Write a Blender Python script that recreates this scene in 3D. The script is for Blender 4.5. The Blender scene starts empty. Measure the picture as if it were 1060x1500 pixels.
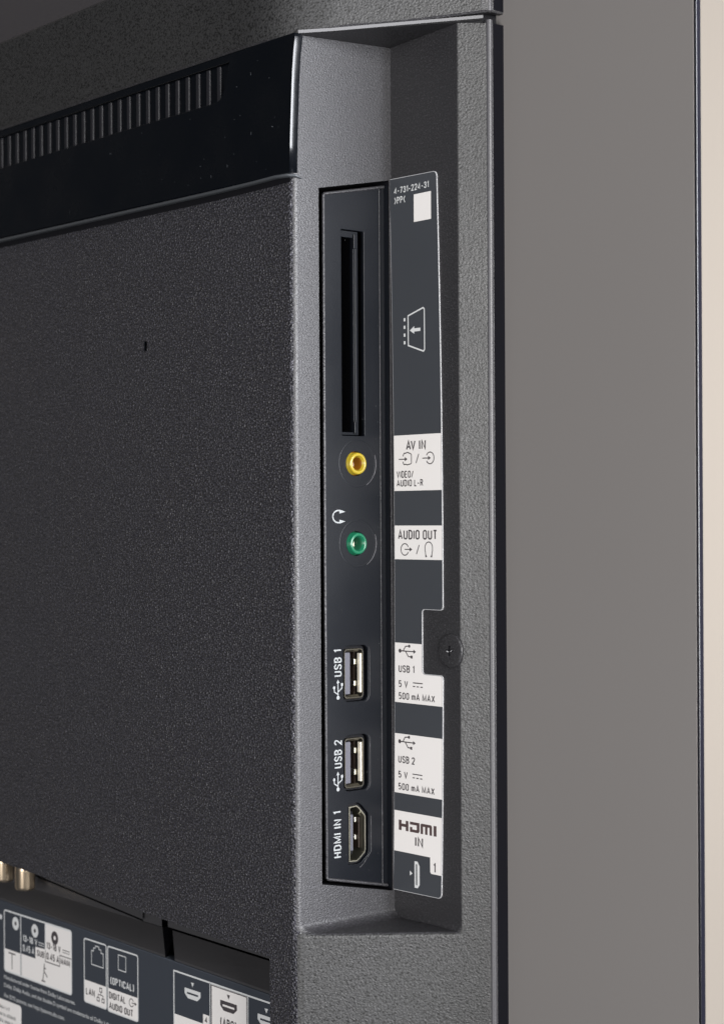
import bpy, bmesh, math, random
from mathutils import Vector, Matrix
random.seed(4)
MM = 0.001
sc = bpy.context.scene
COL = sc.collection

# ------------------------------------------------------------------ camera
TH = math.radians(50); RO = math.radians(0.3)
right = Vector((math.cos(TH), math.sin(TH), 0)); fwd = Vector((-math.sin(TH), math.cos(TH), 0)); up = Vector((0, 0, 1))
r2 = right * math.cos(RO) - up * math.sin(RO)
u2 = right * math.sin(RO) + up * math.cos(RO)
cam_d = bpy.data.cameras.new('camera'); cam = bpy.data.objects.new('camera', cam_d); COL.objects.link(cam)
m = Matrix.Identity(4)
for i in range(3):
    m[i][0] = r2[i]; m[i][1] = u2[i]; m[i][2] = -fwd[i]
m[0][3], m[1][3], m[2][3] = 0.351229, -0.304833, 0.0
cam.matrix_world = m
cam_d.sensor_fit = 'VERTICAL'; cam_d.sensor_height = 36; cam_d.sensor_width = 36
cam_d.lens = 36 * 2700 / 1500
cam_d.shift_y = 12 / 1500
cam_d.clip_start = 0.01; cam_d.clip_end = 50
cam_d.dof.use_dof = True; cam_d.dof.focus_distance = 0.452; cam_d.dof.aperture_fstop = 28
sc.camera = cam

# ------------------------------------------------------------------ world and lamps
w = bpy.data.worlds.new('World'); sc.world = w; w.use_nodes = True
w.node_tree.nodes['Background'].inputs[0].default_value = (0.80, 0.86, 1.0, 1)
w.node_tree.nodes['Background'].inputs[1].default_value = 0.07
sc.view_settings.view_transform = 'Standard'; sc.view_settings.look = 'None'
sc.view_settings.exposure = 0; sc.view_settings.gamma = 1

def area(name, loc, target, sx, sy, power, color):
    d = bpy.data.lights.new(name, 'AREA'); d.shape = 'RECTANGLE'; d.size = sx; d.size_y = sy
    d.energy = power; d.color = color
    o = bpy.data.objects.new(name, d); COL.objects.link(o); o.location = loc
    v = Vector(target) - Vector(loc); o.rotation_euler = v.to_track_quat('-Z', 'Y').to_euler()
    return o
area('softbox_side', (0.88, -0.19, 0.10), (0.0, -0.01, 0.03), 0.34, 0.50, 15, (1.0, 0.985, 0.965))
area('softbox_rim', (0.88, 0.24, 0.12), (0.0, -0.01, 0.03), 0.40, 0.50, 28, (0.93, 0.95, 1.0))
area('softbox_front', (0.38, -1.10, -0.10), (0.0, -0.01, 0.0), 0.30, 0.50, 9.5, (1.0, 0.985, 0.965))
area('backdrop_fill', (-0.017, 0.657, 0.03), (-0.58, 0.84, 0.03), 0.3, 0.3, 0.85, (1.0, 0.955, 0.91))  # lamp added out of view to brighten the backdrop

# ------------------------------------------------------------------ materials
def mat(name, col, rough=0.5, metal=0.0, spec=0.5, bump=None, coat=0.0, trans=0.0, mottle=None, speck=None):
    """bump = list of (scale per metre, distance mm, kind, strength)"""
    M = bpy.data.materials.new(name); M.use_nodes = True
    nt = M.node_tree; b = nt.nodes['Principled BSDF']
    b.inputs['Base Color'].default_value = (*col, 1); b.inputs['Roughness'].default_value = rough
    b.inputs['Metallic'].default_value = metal; b.inputs['Specular IOR Level'].default_value = spec
    b.inputs['Coat Weight'].default_value = coat; b.inputs['Coat Roughness'].default_value = 0.15
    b.inputs['Transmission Weight'].default_value = trans
    tc = None
    if bump or mottle or speck:
        tc = nt.nodes.new('ShaderNodeNewGeometry')
    if mottle:
        s, lo, hi = mottle
        n = nt.nodes.new('ShaderNodeTexNoise'); n.inputs['Scale'].default_value = s; n.inputs['Detail'].default_value = 4
        nt.links.new(tc.outputs['Position'], n.inputs['Vector'])
        r = nt.nodes.new('ShaderNodeMapRange'); r.inputs[1].default_value = 0.35; r.inputs[2].default_value = 0.65
        r.inputs[3].default_value = lo; r.inputs[4].default_value = hi
        nt.links.new(n.outputs['Fac'], r.inputs[0]); nt.links.new(r.outputs[0], b.inputs['Roughness'])
    if speck:   # grain tone with glints of the raised tips painted in: (scale, [(noise value, brightness of the plastic) ...])
        s, stops = speck
        n = nt.nodes.new('ShaderNodeTexNoise'); n.inputs['Scale'].default_value = s; n.inputs['Detail'].default_value = 1.5
        nt.links.new(tc.outputs['Position'], n.inputs['Vector'])
        cr = nt.nodes.new('ShaderNodeValToRGB'); cr.color_ramp.interpolation = 'EASE'
        while len(cr.color_ramp.elements) < len(stops): cr.color_ramp.elements.new(0.5)
        for e_, (p_, k_) in zip(cr.color_ramp.elements, stops):
            e_.position = p_; e_.color = (min(col[0] * k_, 1), min(col[1] * k_, 1), min(col[2] * k_, 1), 1)
        nt.links.new(n.outputs['Fac'], cr.inputs[0]); nt.links.new(cr.outputs[0], b.inputs['Base Color'])
    prev = None
    for sc_, dist, kind, st in (bump or []):
        if kind in ('pits', 'beads'):
            n = nt.nodes.new('ShaderNodeTexNoise'); n.inputs['Detail'].default_value = 1.5; n.inputs['Roughness'].default_value = 0.5
            r_ = nt.nodes.new('ShaderNodeMapRange'); r_.interpolation_type = 'SMOOTHSTEP'
            r_.inputs[1].default_value = 0.34 if kind == 'pits' else 0.52; r_.inputs[2].default_value = 0.47 if kind == 'pits' else 0.70
            nt.links.new(n.outputs['Fac'], r_.inputs[0]); out = r_.outputs[0]
        elif kind == 'noise':
            n = nt.nodes.new('ShaderNodeTexNoise'); n.inputs['Detail'].default_value = 1.2; n.inputs['Roughness'].default_value = 0.55
            out = n.outputs['Fac']
        else:
            n = nt.nodes.new('ShaderNodeTexVoronoi'); n.feature = 'SMOOTH_F1'; n.inputs['Smoothness'].default_value = 0.5
            out = n.outputs['Distance']
        n.inputs['Scale'].default_value = sc_
        nt.links.new(tc.outputs['Position'], n.inputs['Vector'])
        bp = nt.nodes.new('ShaderNodeBump'); bp.inputs['Strength'].default_value = st
        bp.inputs['Distance'].default_value = dist * MM
        nt.links.new(out, bp.inputs['Height'])
        if prev: nt.links.new(prev.outputs['Normal'], bp.inputs['Normal'])
        prev = bp
    if prev: nt.links.new(prev.outputs['Normal'], b.inputs['Normal'])
    return M

M_GRAIN = mat('grained_black_plastic', (0.024, 0.0236, 0.0292), 0.42, bump=[(1700, 0.42, 'voronoi', 1.0), (1900, 0.12, 'noise', 1.0)], mottle=(28, 0.36, 0.48), speck=(2000, [(0.40, 0.45), (0.53, 0.95), (0.66, 2.5)]))
M_PIT = mat('pitted_black_plastic', (0.0185, 0.0185, 0.0192), 0.52, bump=[(2000, 0.13, 'noise', 1.0)], speck=(1900, [(0.36, 0.12), (0.47, 1.0), (0.64, 1.3)]), mottle=(28, 0.46, 0.56))
M_FINE = mat('fine_black_plastic', (0.0205, 0.0200, 0.0225), 0.49, bump=[(2600, 0.09, 'noise', 1.0), (2400, 0.05, 'beads', 0.8)], mottle=(35, 0.44, 0.54), speck=(2000, [(0.38, 0.8), (0.55, 1.0), (0.72, 1.9)]))
M_PANEL = mat('satin_black_plastic', (0.0032, 0.0040, 0.0060), 0.38, spec=0.22, mottle=(30, 0.33, 0.43), bump=[(3000, 0.025, 'noise', 0.6)])
M_GLOSS = mat('gloss_black_plastic', (0.0012, 0.0018, 0.003), 0.2, spec=0.35, mottle=(60, 0.16, 0.30))
M_RIB = mat('vent_rib_plastic', (0.012, 0.012, 0.015), 0.5, spec=0.3)
M_LIP = mat('highlight_lip', (0.05, 0.055, 0.062), 0.4)  # lighter base paints the highlight line along the band lip
M_CREAM = mat('bright_spring_wall', (0.75, 0.70, 0.60), 0.45, metal=0.4)
M_BLACK = mat('black_hollow_and_shade', (0.0025, 0.0025, 0.004), 0.6, spec=0.2)
M_BEAD = mat('edge_bead_plastic', (0.055, 0.054, 0.060), 0.42, bump=[(1500, 0.02, 'noise', 0.8)])
M_GAP = mat('dark_gap_side', (0.003, 0.003, 0.005), 0.8, spec=0.1)  # near-black side face between the covers and the back sheet
M_SHEET = mat('painted_grey_sheet', (0.172, 0.162, 0.158), 0.42, spec=0.4, mottle=(9, 0.36, 0.50))
M_DARK = mat('smooth_dark_plate', (0.050, 0.046, 0.050), 0.5)
M_EDGE = mat('black_glass_edge', (0.006, 0.006, 0.010), 0.2)
M_FILM = mat('label_film_edge', (0.42, 0.42, 0.44), 0.3)  # pale base paints the light caught by the clear film edge
M_NAVY = mat('slate_print', (0.043, 0.047, 0.055), 0.42)
M_WHITE = mat('white_print', (0.76, 0.735, 0.725), 0.5)
M_WHITE2 = mat('white_ink', (0.62, 0.63, 0.64), 0.5)
M_WHITE3 = mat('port_ink', (0.22, 0.23, 0.235), 0.6)
M_INK = mat('dark_ink', (0.055, 0.048, 0.052), 0.5)
M_STEEL = mat('nickel_plated_steel', (0.55, 0.52, 0.44), 0.38, metal=1.0)
M_DSTEEL = mat('dull_steel', (0.15, 0.14, 0.115), 0.36, metal=1.0)
M_BRASS = mat('pale_brass', (0.72, 0.58, 0.42), 0.30, metal=1.0)
M_TONGUE = mat('grey_plastic_tongue', (0.075, 0.075, 0.092), 0.4)
M_SEAM = mat('lit_edge_plastic', (0.11, 0.11, 0.115), 0.4)
M_HST = mat('socket_shell_metal', (0.36, 0.345, 0.28), 0.36, metal=1.0)
M_COPPER = mat('copper_contact', (0.75, 0.52, 0.38), 0.3, metal=1.0)
M_BROWN = mat('dark_brown_insert', (0.02, 0.012, 0.008), 0.5)
M_YEL = mat('yellow_plastic', (0.27, 0.20, 0.014), 0.34, coat=0.3)
M_YELD = mat('amber_bore', (0.15, 0.055, 0.003), 0.35)
M_GRN = mat('green_plastic', (0.006, 0.10, 0.05), 0.3, coat=0.3)
M_GRND = mat('green_bore', (0.01, 0.07, 0.035), 0.3)
M_CONN = mat('connector_field_slate', (0.036, 0.042, 0.054), 0.45)
M_LEDGE = mat('ledge_black_plastic', (0.042, 0.041, 0.044), 0.45, bump=[(2500, 0.03, 'noise', 0.5)])
M_WALL = mat('beige_paper', (0.50, 0.445, 0.385), 0.9, spec=0.1)

# ------------------------------------------------------------------ helpers (all lengths in millimetres)
root = bpy.data.objects.new('television', None); COL.objects.link(root)
root.location = (-0.15, -0.01, -0.26)
root.empty_display_size = 0.05
root['label'] = 'black television seen from behind with side sockets and printed labels in its notch'
root['category'] = 'television'
bpy.context.view_layer.update()
INV = root.matrix_world.inverted()

def link(name, me, mats, parent=None):
    o = bpy.data.objects.new(name, me); COL.objects.link(o)
    idx = [p.material_index for p in me.polygons]
    me.materials.clear()
    for a in (mats if isinstance(mats, (list, tuple)) else [mats]): me.materials.append(a)
    me.polygons.foreach_set("material_index", idx)
    parent = parent or root
    o.parent = parent
    if parent is root: o.matrix_parent_inverse = INV
    return o

# frames: local (u, v, w=outwards) -> world mm
def ON_REAR(Y): return lambda u, v, w: (u, Y - w, v)
def ON_SIDE(X): return lambda u, v, w: (X + w, u, v)

def build(name, polys, mats, parent=None, merge=True, smooth=False, fmat=None, recalc=False):
    bm = bmesh.new()
    for k, p in enumerate(polys):
        f = bm.faces.new([bm.verts.new(Vector(q) * MM) for q in p])
        if fmat: f.material_index = fmat[k]
        f.smooth = smooth
    if merge: bmesh.ops.remove_doubles(bm, verts=bm.verts, dist=2e-6)
    if recalc: bmesh.ops.recalc_face_normals(bm, faces=bm.faces)
    me = bpy.data.meshes.new(name); bm.to_mesh(me); bm.free()
    return link(name, me, mats, parent)

def box(name, fr, u0, u1, v0, v1, w0, w1, m_, parent=None, bev=0.0):
    bm = bmesh.new()
    c = [(u, v, w_) for u in (u0, u1) for v in (v0, v1) for w_ in (w0, w1)]
    vs = [bm.verts.new(Vector(fr(*q)) * MM) for q in c]
    for f in ((0, 1, 3, 2), (4, 6, 7, 5), (0, 4, 5, 1), (2, 3, 7, 6), (0, 2, 6, 4), (1, 5, 7, 3)): bm.faces.new([vs[i] for i in f])
    bmesh.ops.recalc_face_normals(bm, faces=bm.faces)
    if bev: bmesh.ops.bevel(bm, geom=list(bm.edges), offset=bev * MM, segments=2, profile=0.5, affect='EDGES', clamp_overlap=True)
    me = bpy.data.meshes.new(name); bm.to_mesh(me); bm.free()
    return link(name, me, m_, parent)

def plate(name, fr, outline, holes, w0, w1, m_, parent=None, bev=0.0):
    cu = bpy.data.curves.new('tmp', 'CURVE'); cu.dimensions = '2D'; cu.fill_mode = 'BOTH'
    for loop in [outline] + list(holes):
        sp = cu.splines.new('POLY'); sp.points.add(len(loop) - 1); sp.use_cyclic_u = True
        for i, (u, v) in enumerate(loop): sp.points[i].co = (u, v, 0, 1)
    th = w1 - w0
    cu.extrude = max(th / 2 - bev, 0); cu.bevel_depth = bev; cu.bevel_resolution = 1; cu.offset = -bev
    ob = bpy.data.objects.new('tmp', cu); COL.objects.link(ob)
    dg = bpy.context.evaluated_depsgraph_get(); dg.update()
    me = bpy.data.meshes.new_from_object(ob.evaluated_get(dg))
    bpy.data.objects.remove(ob); bpy.data.curves.remove(cu)
    for v in me.vertices: v.co = Vector(fr(v.co.x, v.co.y, v.co.z + (w0 + w1) / 2)) * MM
    me.name = name
    bm = bmesh.new(); bm.from_mesh(me); bmesh.ops.remove_doubles(bm, verts=bm.verts, dist=1e-6)
    bmesh.ops.recalc_face_normals(bm, faces=bm.faces); bm.to_mesh(me); bm.free()
    return link(name, me, m_, parent)

def sheet(name, fr, outline, wlev, m_, parent=None):
    return build(name, [[fr(u, v, wlev) for u, v in outline]], m_, parent)

def rrect(u0, u1, v0, v1, r, n=5):
    r = min(r, (u1 - u0) / 2 - 1e-4, (v1 - v0) / 2 - 1e-4)
    P = []
    for cx, cy, a in ((u1 - r, v1 - r, 0), (u0 + r, v1 - r, 90), (u0 + r, v0 + r, 180), (u1 - r, v0 + r, 270)):
        for k in range(n + 1):
            t = math.radians(a + 90 * k / n); P.append((cx + r * math.cos(t), cy + r * math.sin(t)))
    return P

def circ(cu, cv, r, n=40, rv=None):
    rv = rv or r
    return [(cu + r * math.cos(2 * math.pi * k / n), cv + rv * math.sin(2 * math.pi * k / n)) for k in range(n)]

def arc(cx, cy, rx, ry, a0, a1, n=12):
    return [(cx + rx * math.cos(math.radians(a0 + (a1 - a0) * k / n)), cy + ry * math.sin(math.radians(a0 + (a1 - a0) * k / n))) for k in range(n + 1)]

def lathe(name, fr, cu, cv, prof, mats, parent=None, n=40, idx=None):
    """prof: list of (radius, w); fr frame"""
    polys, fm = [], []
    for i in range(len(prof) - 1):
        (ra, wa), (rb, wb) = prof[i], prof[i + 1]
        for k in range(n):
            a, b = 2 * math.pi * k / n, 2 * math.pi * (k + 1) / n
            q = [fr(cu + ra * math.cos(a), cv + ra * math.sin(a), wa), fr(cu + ra * math.cos(b), cv + ra * math.sin(b), wa)]
            if rb > 1e-6: q += [fr(cu + rb * math.cos(b), cv + rb * math.sin(b), wb), fr(cu + rb * math.cos(a), cv + rb * math.sin(a), wb)]
            else: q += [fr(cu, cv, wb)]
            if ra < 1e-6: q = q[1:]
            polys.append(q); fm.append(idx[i] if idx else 0)
    o = build(name, polys, mats, parent, smooth=True, fmat=fm, recalc=False)
    return o

def ribbon(polyline, t, closed=False):
    """flat mitred stroke: returns list of quads in (u,v)"""
    P = [Vector(p) for p in polyline]
    Q = [P[0]]
    for p in P[1:]:
        if (p - Q[-1]).length > 1e-5: Q.append(p)
    if closed and (Q[0] - Q[-1]).length < 1e-4: Q.pop()
    n = len(Q); L, R = [], []
    for i in range(n):
        a = Q[i - 1] if (i > 0 or closed) else None
        b = Q[(i + 1) % n] if (i < n - 1 or closed) else None
        d1 = (Q[i] - a).normalized() if a is not None else None
        d2 = (b - Q[i]).normalized() if b is not None else None
        if d1 is None: d1 = d2
        if d2 is None: d2 = d1
        n1 = Vector((-d1.y, d1.x)); n2 = Vector((-d2.y, d2.x)); s = n1 + n2
        if s.length < 0.3: s = n1
        s.normalize(); k = 1 / max(s.dot(n1), 0.45)
        L.append(Q[i] + s * t / 2 * k); R.append(Q[i] - s * t / 2 * k)
    out = []
    for i in range(n if closed else n - 1):
        j = (i + 1) % n
        out.append([tuple(R[i]), tuple(R[j]), tuple(L[j]), tuple(L[i])])
    return out

def tube(name, fr, pts, r, m_, parent=None, n=8):
    polys = []
    def ring(i):
        u, v, w_ = pts[i]
        a = Vector(pts[max(i - 1, 0)]); b = Vector(pts[min(i + 1, len(pts) - 1)])
        dd = (b - a).normalized(); s = dd.cross(Vector((0, 0, 1))).normalized()
        return [fr(*(Vector((u, v, w_)) + s * r * math.cos(2 * math.pi * k / n) + Vector((0, 0, 1)) * r * math.sin(2 * math.pi * k / n))) for k in range(n)]
    R = [ring(i) for i in range(len(pts))]
    for i in range(len(pts) - 1):
        for k in range(n): polys.append([R[i][k], R[i + 1][k], R[i + 1][(k + 1) % n], R[i][(k + 1) % n]])
    return build(name, polys, m_, parent, smooth=True, recalc=True)

# ---- a condensed single-stroke alphabet, cap height 1
def o_loop(w, y0=0, y1=1, r=None):
    r = r or w / 2
    return arc(w - r, y1 - r, r, r, 0, 90, 5) + arc(r, y1 - r, r, r, 90, 180, 5) + arc(r, y0 + r, r, r, 180, 270, 5) + arc(w - r, y0 + r, r, r, 270, 360, 5)
W = 0.42
G = {
 'A': (0.50, [[(0, 0), (.25, 1), (.50, 0)], [(.09, .3), (.41, .3)]]),
 'B': (W, [[(0, 0), (0, 1), (.2, 1)] + arc(.2, .77, .2, .23, 90, -90, 8) + [(0, .54)], [(.2, .54)] + arc(.2, .27, .22, .27, 90, -90, 8) + [(0, 0)]]),
 'C': (W, [[(W, .7)] + arc(W / 2, .79, W / 2, .21, 0, 180, 8) + arc(W / 2, .21, W / 2, .21, 180, 360, 8) + [(W, .3)]]),
 'D': (W, [[(0, 0), (0, 1), (.16, 1)] + arc(.16, .74, .26, .26, 90, 0, 6) + arc(.16, .26, .26, .26, 0, -90, 6) + [(0, 0)]]),
 'E': (.36, [[(.36, 1), (0, 1), (0, 0), (.36, 0)], [(0, .53), (.31, .53)]]),
 'G': (W, [[(W, .72)] + arc(W / 2, .79, W / 2, .21, 0, 180, 8) + arc(W / 2, .21, W / 2, .21, 180, 360, 8) + [(W, .47), (.22, .47)]]),
 'H': (W, [[(0, 0), (0, 1)], [(W, 0), (W, 1)], [(0, .5), (W, .5)]]),
 'I': (0.0, [[(0, 0), (0, 1)]]),
 'L': (.34, [[(0, 1), (0, 0), (.34, 0)]]),
 'M': (.56, [[(0, 0), (0, 1), (.28, .12), (.56, 1), (.56, 0)]]),
 'N': (.44, [[(0, 0), (0, 1), (.44, 0), (.44, 1)]]),
 'O': (W, [o_loop(W) + [(W, 1 - W / 2)]]),
 'P': (.40, [[(0, 0), (0, 1), (.17, 1)] + arc(.17, .75, .23, .25, 90, -90, 8) + [(0, .5)]]),
 'R': (.42, [[(0, 0), (0, 1), (.18, 1)] + arc(.18, .76, .22, .24, 90, -90, 8) + [(0, .52)], [(.2, .52), (.42, 0)]]),
 'S': (.42, [[(.42, .76)] + arc(.21, .78, .21, .22, 0, 180, 8) + [(.06, .6), (.36, .42)] + arc(.21, .22, .21, .22, 20, -180, 9)]),
 'T': (.42, [[(0, 1), (.42, 1)], [(.21, 1), (.21, 0)]]),
 'U': (W, [[(0, 1)] + arc(W / 2, .21, W / 2, .21, 180, 360, 8) + [(W, 1)]]),
 'V': (.48, [[(0, 1), (.24, 0), (.48, 1)]]),
 'X': (.46, [[(0, 0), (.46, 1)], [(0, 1), (.46, 0)]]),
 '0': (.40, [o_loop(.40) + [(.40, .8)]]),
 '1': (.16, [[(0, .82), (.16, 1), (.16, 0)]]),
 '2': (.40, [[(0, .76)] + arc(.2, .79, .2, .21, 180, 0, 8) + [(.38, .62), (0, 0), (.40, 0)]]),
 '3': (.40, [[(0, .78)] + arc(.2, .79, .19, .21, 180, -80, 9) + [(.14, .55)], [(.2, .55)] + arc(.2, .27, .2, .27, 85, -180, 9)]),
 '4': (.42, [[(.32, 0), (.32, 1), (0, .27), (.44, .27)]]),
 '5': (.40, [[(.38, 1), (.05, 1), (.03, .50), (.10, .58)] + arc(.19, .31, .21, .31, 90, -128, 10) + [(0, .10)]]),
 '7': (.40, [[(0, 1), (.40, 1), (.12, 0)]]),
 '8': (.40, [arc(.2, .77, .18, .23, -90, 270, 14), arc(.2, .27, .2, .27, -90, 270, 14)]),
 '.': (.02, [[(0, -.04), (0, .10)]]),
 '-': (.28, [[(0, .42), (.28, .42)]]),
 '/': (.34, [[(0, -.02), (.34, 1.02)]]),
 '(': (.14, [arc(.3, .5, .3, .72, 125, 235, 8)]),
 ')': (.14, [arc(-.16, .5, .3, .72, 55, -55, 8)]),
 '>': (.26, [[(0, 1.02), (.24, .5), (0, -.02)]]),
 '<': (.26, [[(.24, 1.02), (0, .5), (.24, -.02)]]),
 'm': (.54, [[(0, 0), (0, .7)], [(0, .5)] + arc(.135, .55, .135, .15, 180, 0, 7) + [(.27, 0)], [(.27, .5)] + arc(.405, .55, .135, .15, 180, 0, 7) + [(.54, 0)]]),
}
def text_strokes(s, t, gap=0.29):
    """list of polylines in cap-height units, total width"""
    x = t / 2; out = []
    for i_, ch in enumerate(s):
        if s[i_ - 1:i_ + 1] == 'AV': x -= .16
        if ch == ' ': x += 0.34; continue
        gw, st = G[ch]
        for l in st: out.append([(x + a, t / 2 + b * (1 - t)) for a, b in l])
        x += gw + gap
    return out, x - gap + t / 2

def ink(name, fr, quadsets, m_, parent, wlev=0.0):
    polys = []
    for k, qs in enumerate(quadsets):
        lev = wlev + 0.003 * (k % 4)
        for q in qs: polys.append([fr(u, v, lev) for u, v in q])
    return build(name, polys, m_, parent, merge=False)

def lettering(s, fr, u0, u1, v0, v1, m_, parent, wlev, t=0.13, rot=False, label=None):
    """fit the words s in the box; rot: reads upwards (baseline along +v, tops towards -u)"""
    st, wd = text_strokes(s, t)
    qs = []
    for pl in st:
        rb = ribbon(pl, t)
        if rot: mp = [[(u1 - y * (u1 - u0), v0 + x / wd * (v1 - v0)) for x, y in q] for q in rb]
        else: mp = [[(u0 + x / wd * (u1 - u0), v0 + y * (v1 - v0)) for x, y in q] for q in rb]
        qs.append(mp)
    return ink('lettering', fr, qs, m_, parent, wlev)

def lines(name, fr, pls, t, m_, parent, wlev, closed=False):
    return ink(name, fr, [ribbon(p, t, closed) for p in pls], m_, parent, wlev)

def font_text(s, fr, u0, v0, h, wd, m_, parent, wlev):
    cu = bpy.data.curves.new('tmp', 'FONT'); cu.body = s; cu.size = 1
    ob = bpy.data.objects.new('tmp', cu); COL.objects.link(ob)
    dg = bpy.context.evaluated_depsgraph_get(); dg.update()
    me = bpy.data.meshes.new_from_object(ob.evaluated_get(dg))
    bpy.data.objects.remove(ob); bpy.data.curves.remove(cu)
    mx = max(v.co.x for v in me.vertices); my = 0.73
    for v in me.vertices: v.co = Vector(fr(u0 + v.co.x / mx * wd, v0 + v.co.y / my * h, wlev)) * MM
    me.name = 'fine_print'
    return link('fine_print', me, m_, parent)

# ================================================================== backdrop
wl = bpy.data.meshes.new('backdrop')
bm = bmesh.new()
cc = Vector((0.351, -0.305, 0)) + fwd * 1.45
for a, b in ((-1.5, -1.5), (1.5, -1.5), (1.5, 1.5), (-1.5, 1.5)): bm.verts.new(cc + right * a + up * b)
bm.faces.new(bm.verts); bm.to_mesh(wl); bm.free()
bd = bpy.data.objects.new('backdrop', wl); COL.objects.link(bd); wl.materials.append(M_WALL); bd['kind'] = 'structure'

# ================================================================== screen panel behind the covers
XE, YP = 89.9, 10.3
o = box('back_sheet', ON_REAR(YP), -500, XE - 0.78, -330, 330, -1.0, 0, M_SHEET, bev=0.0)
for p in o.data.polygons: pass
box('edge_trim', ON_REAR(YP), XE - 0.75, XE, -330, 330, -1.6, -0.12, M_EDGE, bev=0.12)
box('screen_glass', ON_REAR(YP), -500, XE - 1.2, -330, 330, -2.4, -1.05, M_EDGE)

# plain dark plate added over the sheet to darken the upper left
box('dark_overlay', ON_REAR(YP), -500, -30, 128, 330, 0.02, 1.2, M_DARK, bev=0.2)
# ================================================================== lower rear cover
YR = -31.5; ZT = 119.0; ZB = -99.8; ZL = -280
# port opening corner points on the side wall (Y, Z)
OTL, OTR, OBR, OBL = (-23.4, 81.2), (-0.7, 85.6), (-0.7, -93.4), (-23.4, -88.9)
P, FM = [], []
def add(mi, *pts): P.append(pts); FM.append(mi)
hx0, hx1, hz0, hz1 = -65.0, -63.6, 45.6, 48.2
def botz(x): return -107.2 + (x + 10.6) * (-102.4 + 107.2) / (-145 + 10.6)
XC = -10.6
rear = lambda x, z: (x, YR, z)
# rear face with the small screw hole
add(0, rear(-500, botz(-500)), rear(hx0, botz(hx0)), rear(hx0, 120), rear(-500, 120))
add(0, rear(hx0, botz(hx0)), rear(hx1, botz(hx1)), rear(hx1, hz0), rear(hx0, hz0))
add(0, rear(hx0, hz1), rear(hx1, hz1), rear(hx1, 120), rear(hx0, 120))
add(0, rear(hx1, botz(hx1)), rear(XC, botz(XC)), rear(XC, 120), rear(hx1, 120))
add(0, rear(XC, botz(XC)), rear(XC, ZL), rear(0, ZL), rear(0, ZB), rear(0, ZT), rear(XC, 120)) if False else None
add(0, rear(XC, ZL), rear(0, ZL), rear(0, ZB), rear(0, 117.4), rear(XC, 117.4))
# hole walls
d = 3.5
for a, b in (((hx0, hz0), (hx1, hz0)), ((hx1, hz0), (hx1, hz1)), ((hx1, hz1), (hx0, hz1)), ((hx0, hz1), (hx0, hz0))):
    add(2, (a[0], YR, a[1]), (b[0], YR, b[1]), (b[0], YR + d, b[1]), (a[0], YR + d, a[1]))
add(3, (hx0, YR + d, hz0), (hx1, YR + d, hz0), (hx1, YR + d, hz1), (hx0, YR + d, hz1))
# cut edge of the cover at the lower recess, and the recess flank
add(2, rear(-500, botz(-500)), rear(XC, botz(XC)), (XC, YR + 2, botz(XC)), (-500, YR + 2, botz(-500)))
add(2, rear(XC, botz(XC)), rear(XC, ZL), (XC, YR + 14, ZL), (XC, YR + 14, botz(XC)))
# side wall round the port opening
sd = lambda y, z: (0, y, z)
add(1, sd(YR, ZB), sd(*OBL), sd(*OTL), sd(YR, 117.4))
add(1, sd(YR, 117.4), sd(*OTL), sd(*OTR), sd(0, ZT))
add(1, sd(0, ZT), sd(*OTR), sd(*OBR), sd(0, ZB))
add(1, sd(YR, ZB), sd(0, ZB), sd(*OBR), sd(*OBL))
for a, b in ((OTL, OTR), (OTR, OBR), (OBR, OBL), (OBL, OTL)):
    add(3, (0, *a), (0, *b), (-24, *b), (-24, *a))
add(3, *[(-24, *q) for q in (OTL, OTR, OBR, OBL)])
# label wall, floor, roof of the notch
XR_ = 24.7; XF, YF = 29.1, 5.6; ZR = 120.2
add(1, (0, 0, ZB), (XR_, 0, ZB), (XR_, 0, ZR), (0, 0, ZT))
add(1, (0, YR, ZB), (XR_, 0, ZB), (0, 0, ZB))
add(1, (0, YR, 117.4), (0, 0, ZT), (XR_, 0, ZR))
# chamfer below the notch and the flange beside it
add(4, (0, YR, ZL), (XR_, 0, ZL), (XR_, 0, ZB), (0, YR, ZB))
add(4, (XR_, 0, ZL), (XF, YF, ZL), (XF, YF, ZR), (XR_, 0, ZR), (XR_, 0, ZB))
add(5, (XF, YF, ZL), (29.9, 6.9, ZL), (29.9, 6.9, ZR), (XF, YF, ZR))
add(6, (29.9, 6.9, ZL), (30.1, YP, ZL), (30.1, YP, ZR), (29.9, 6.9, ZR))
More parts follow.
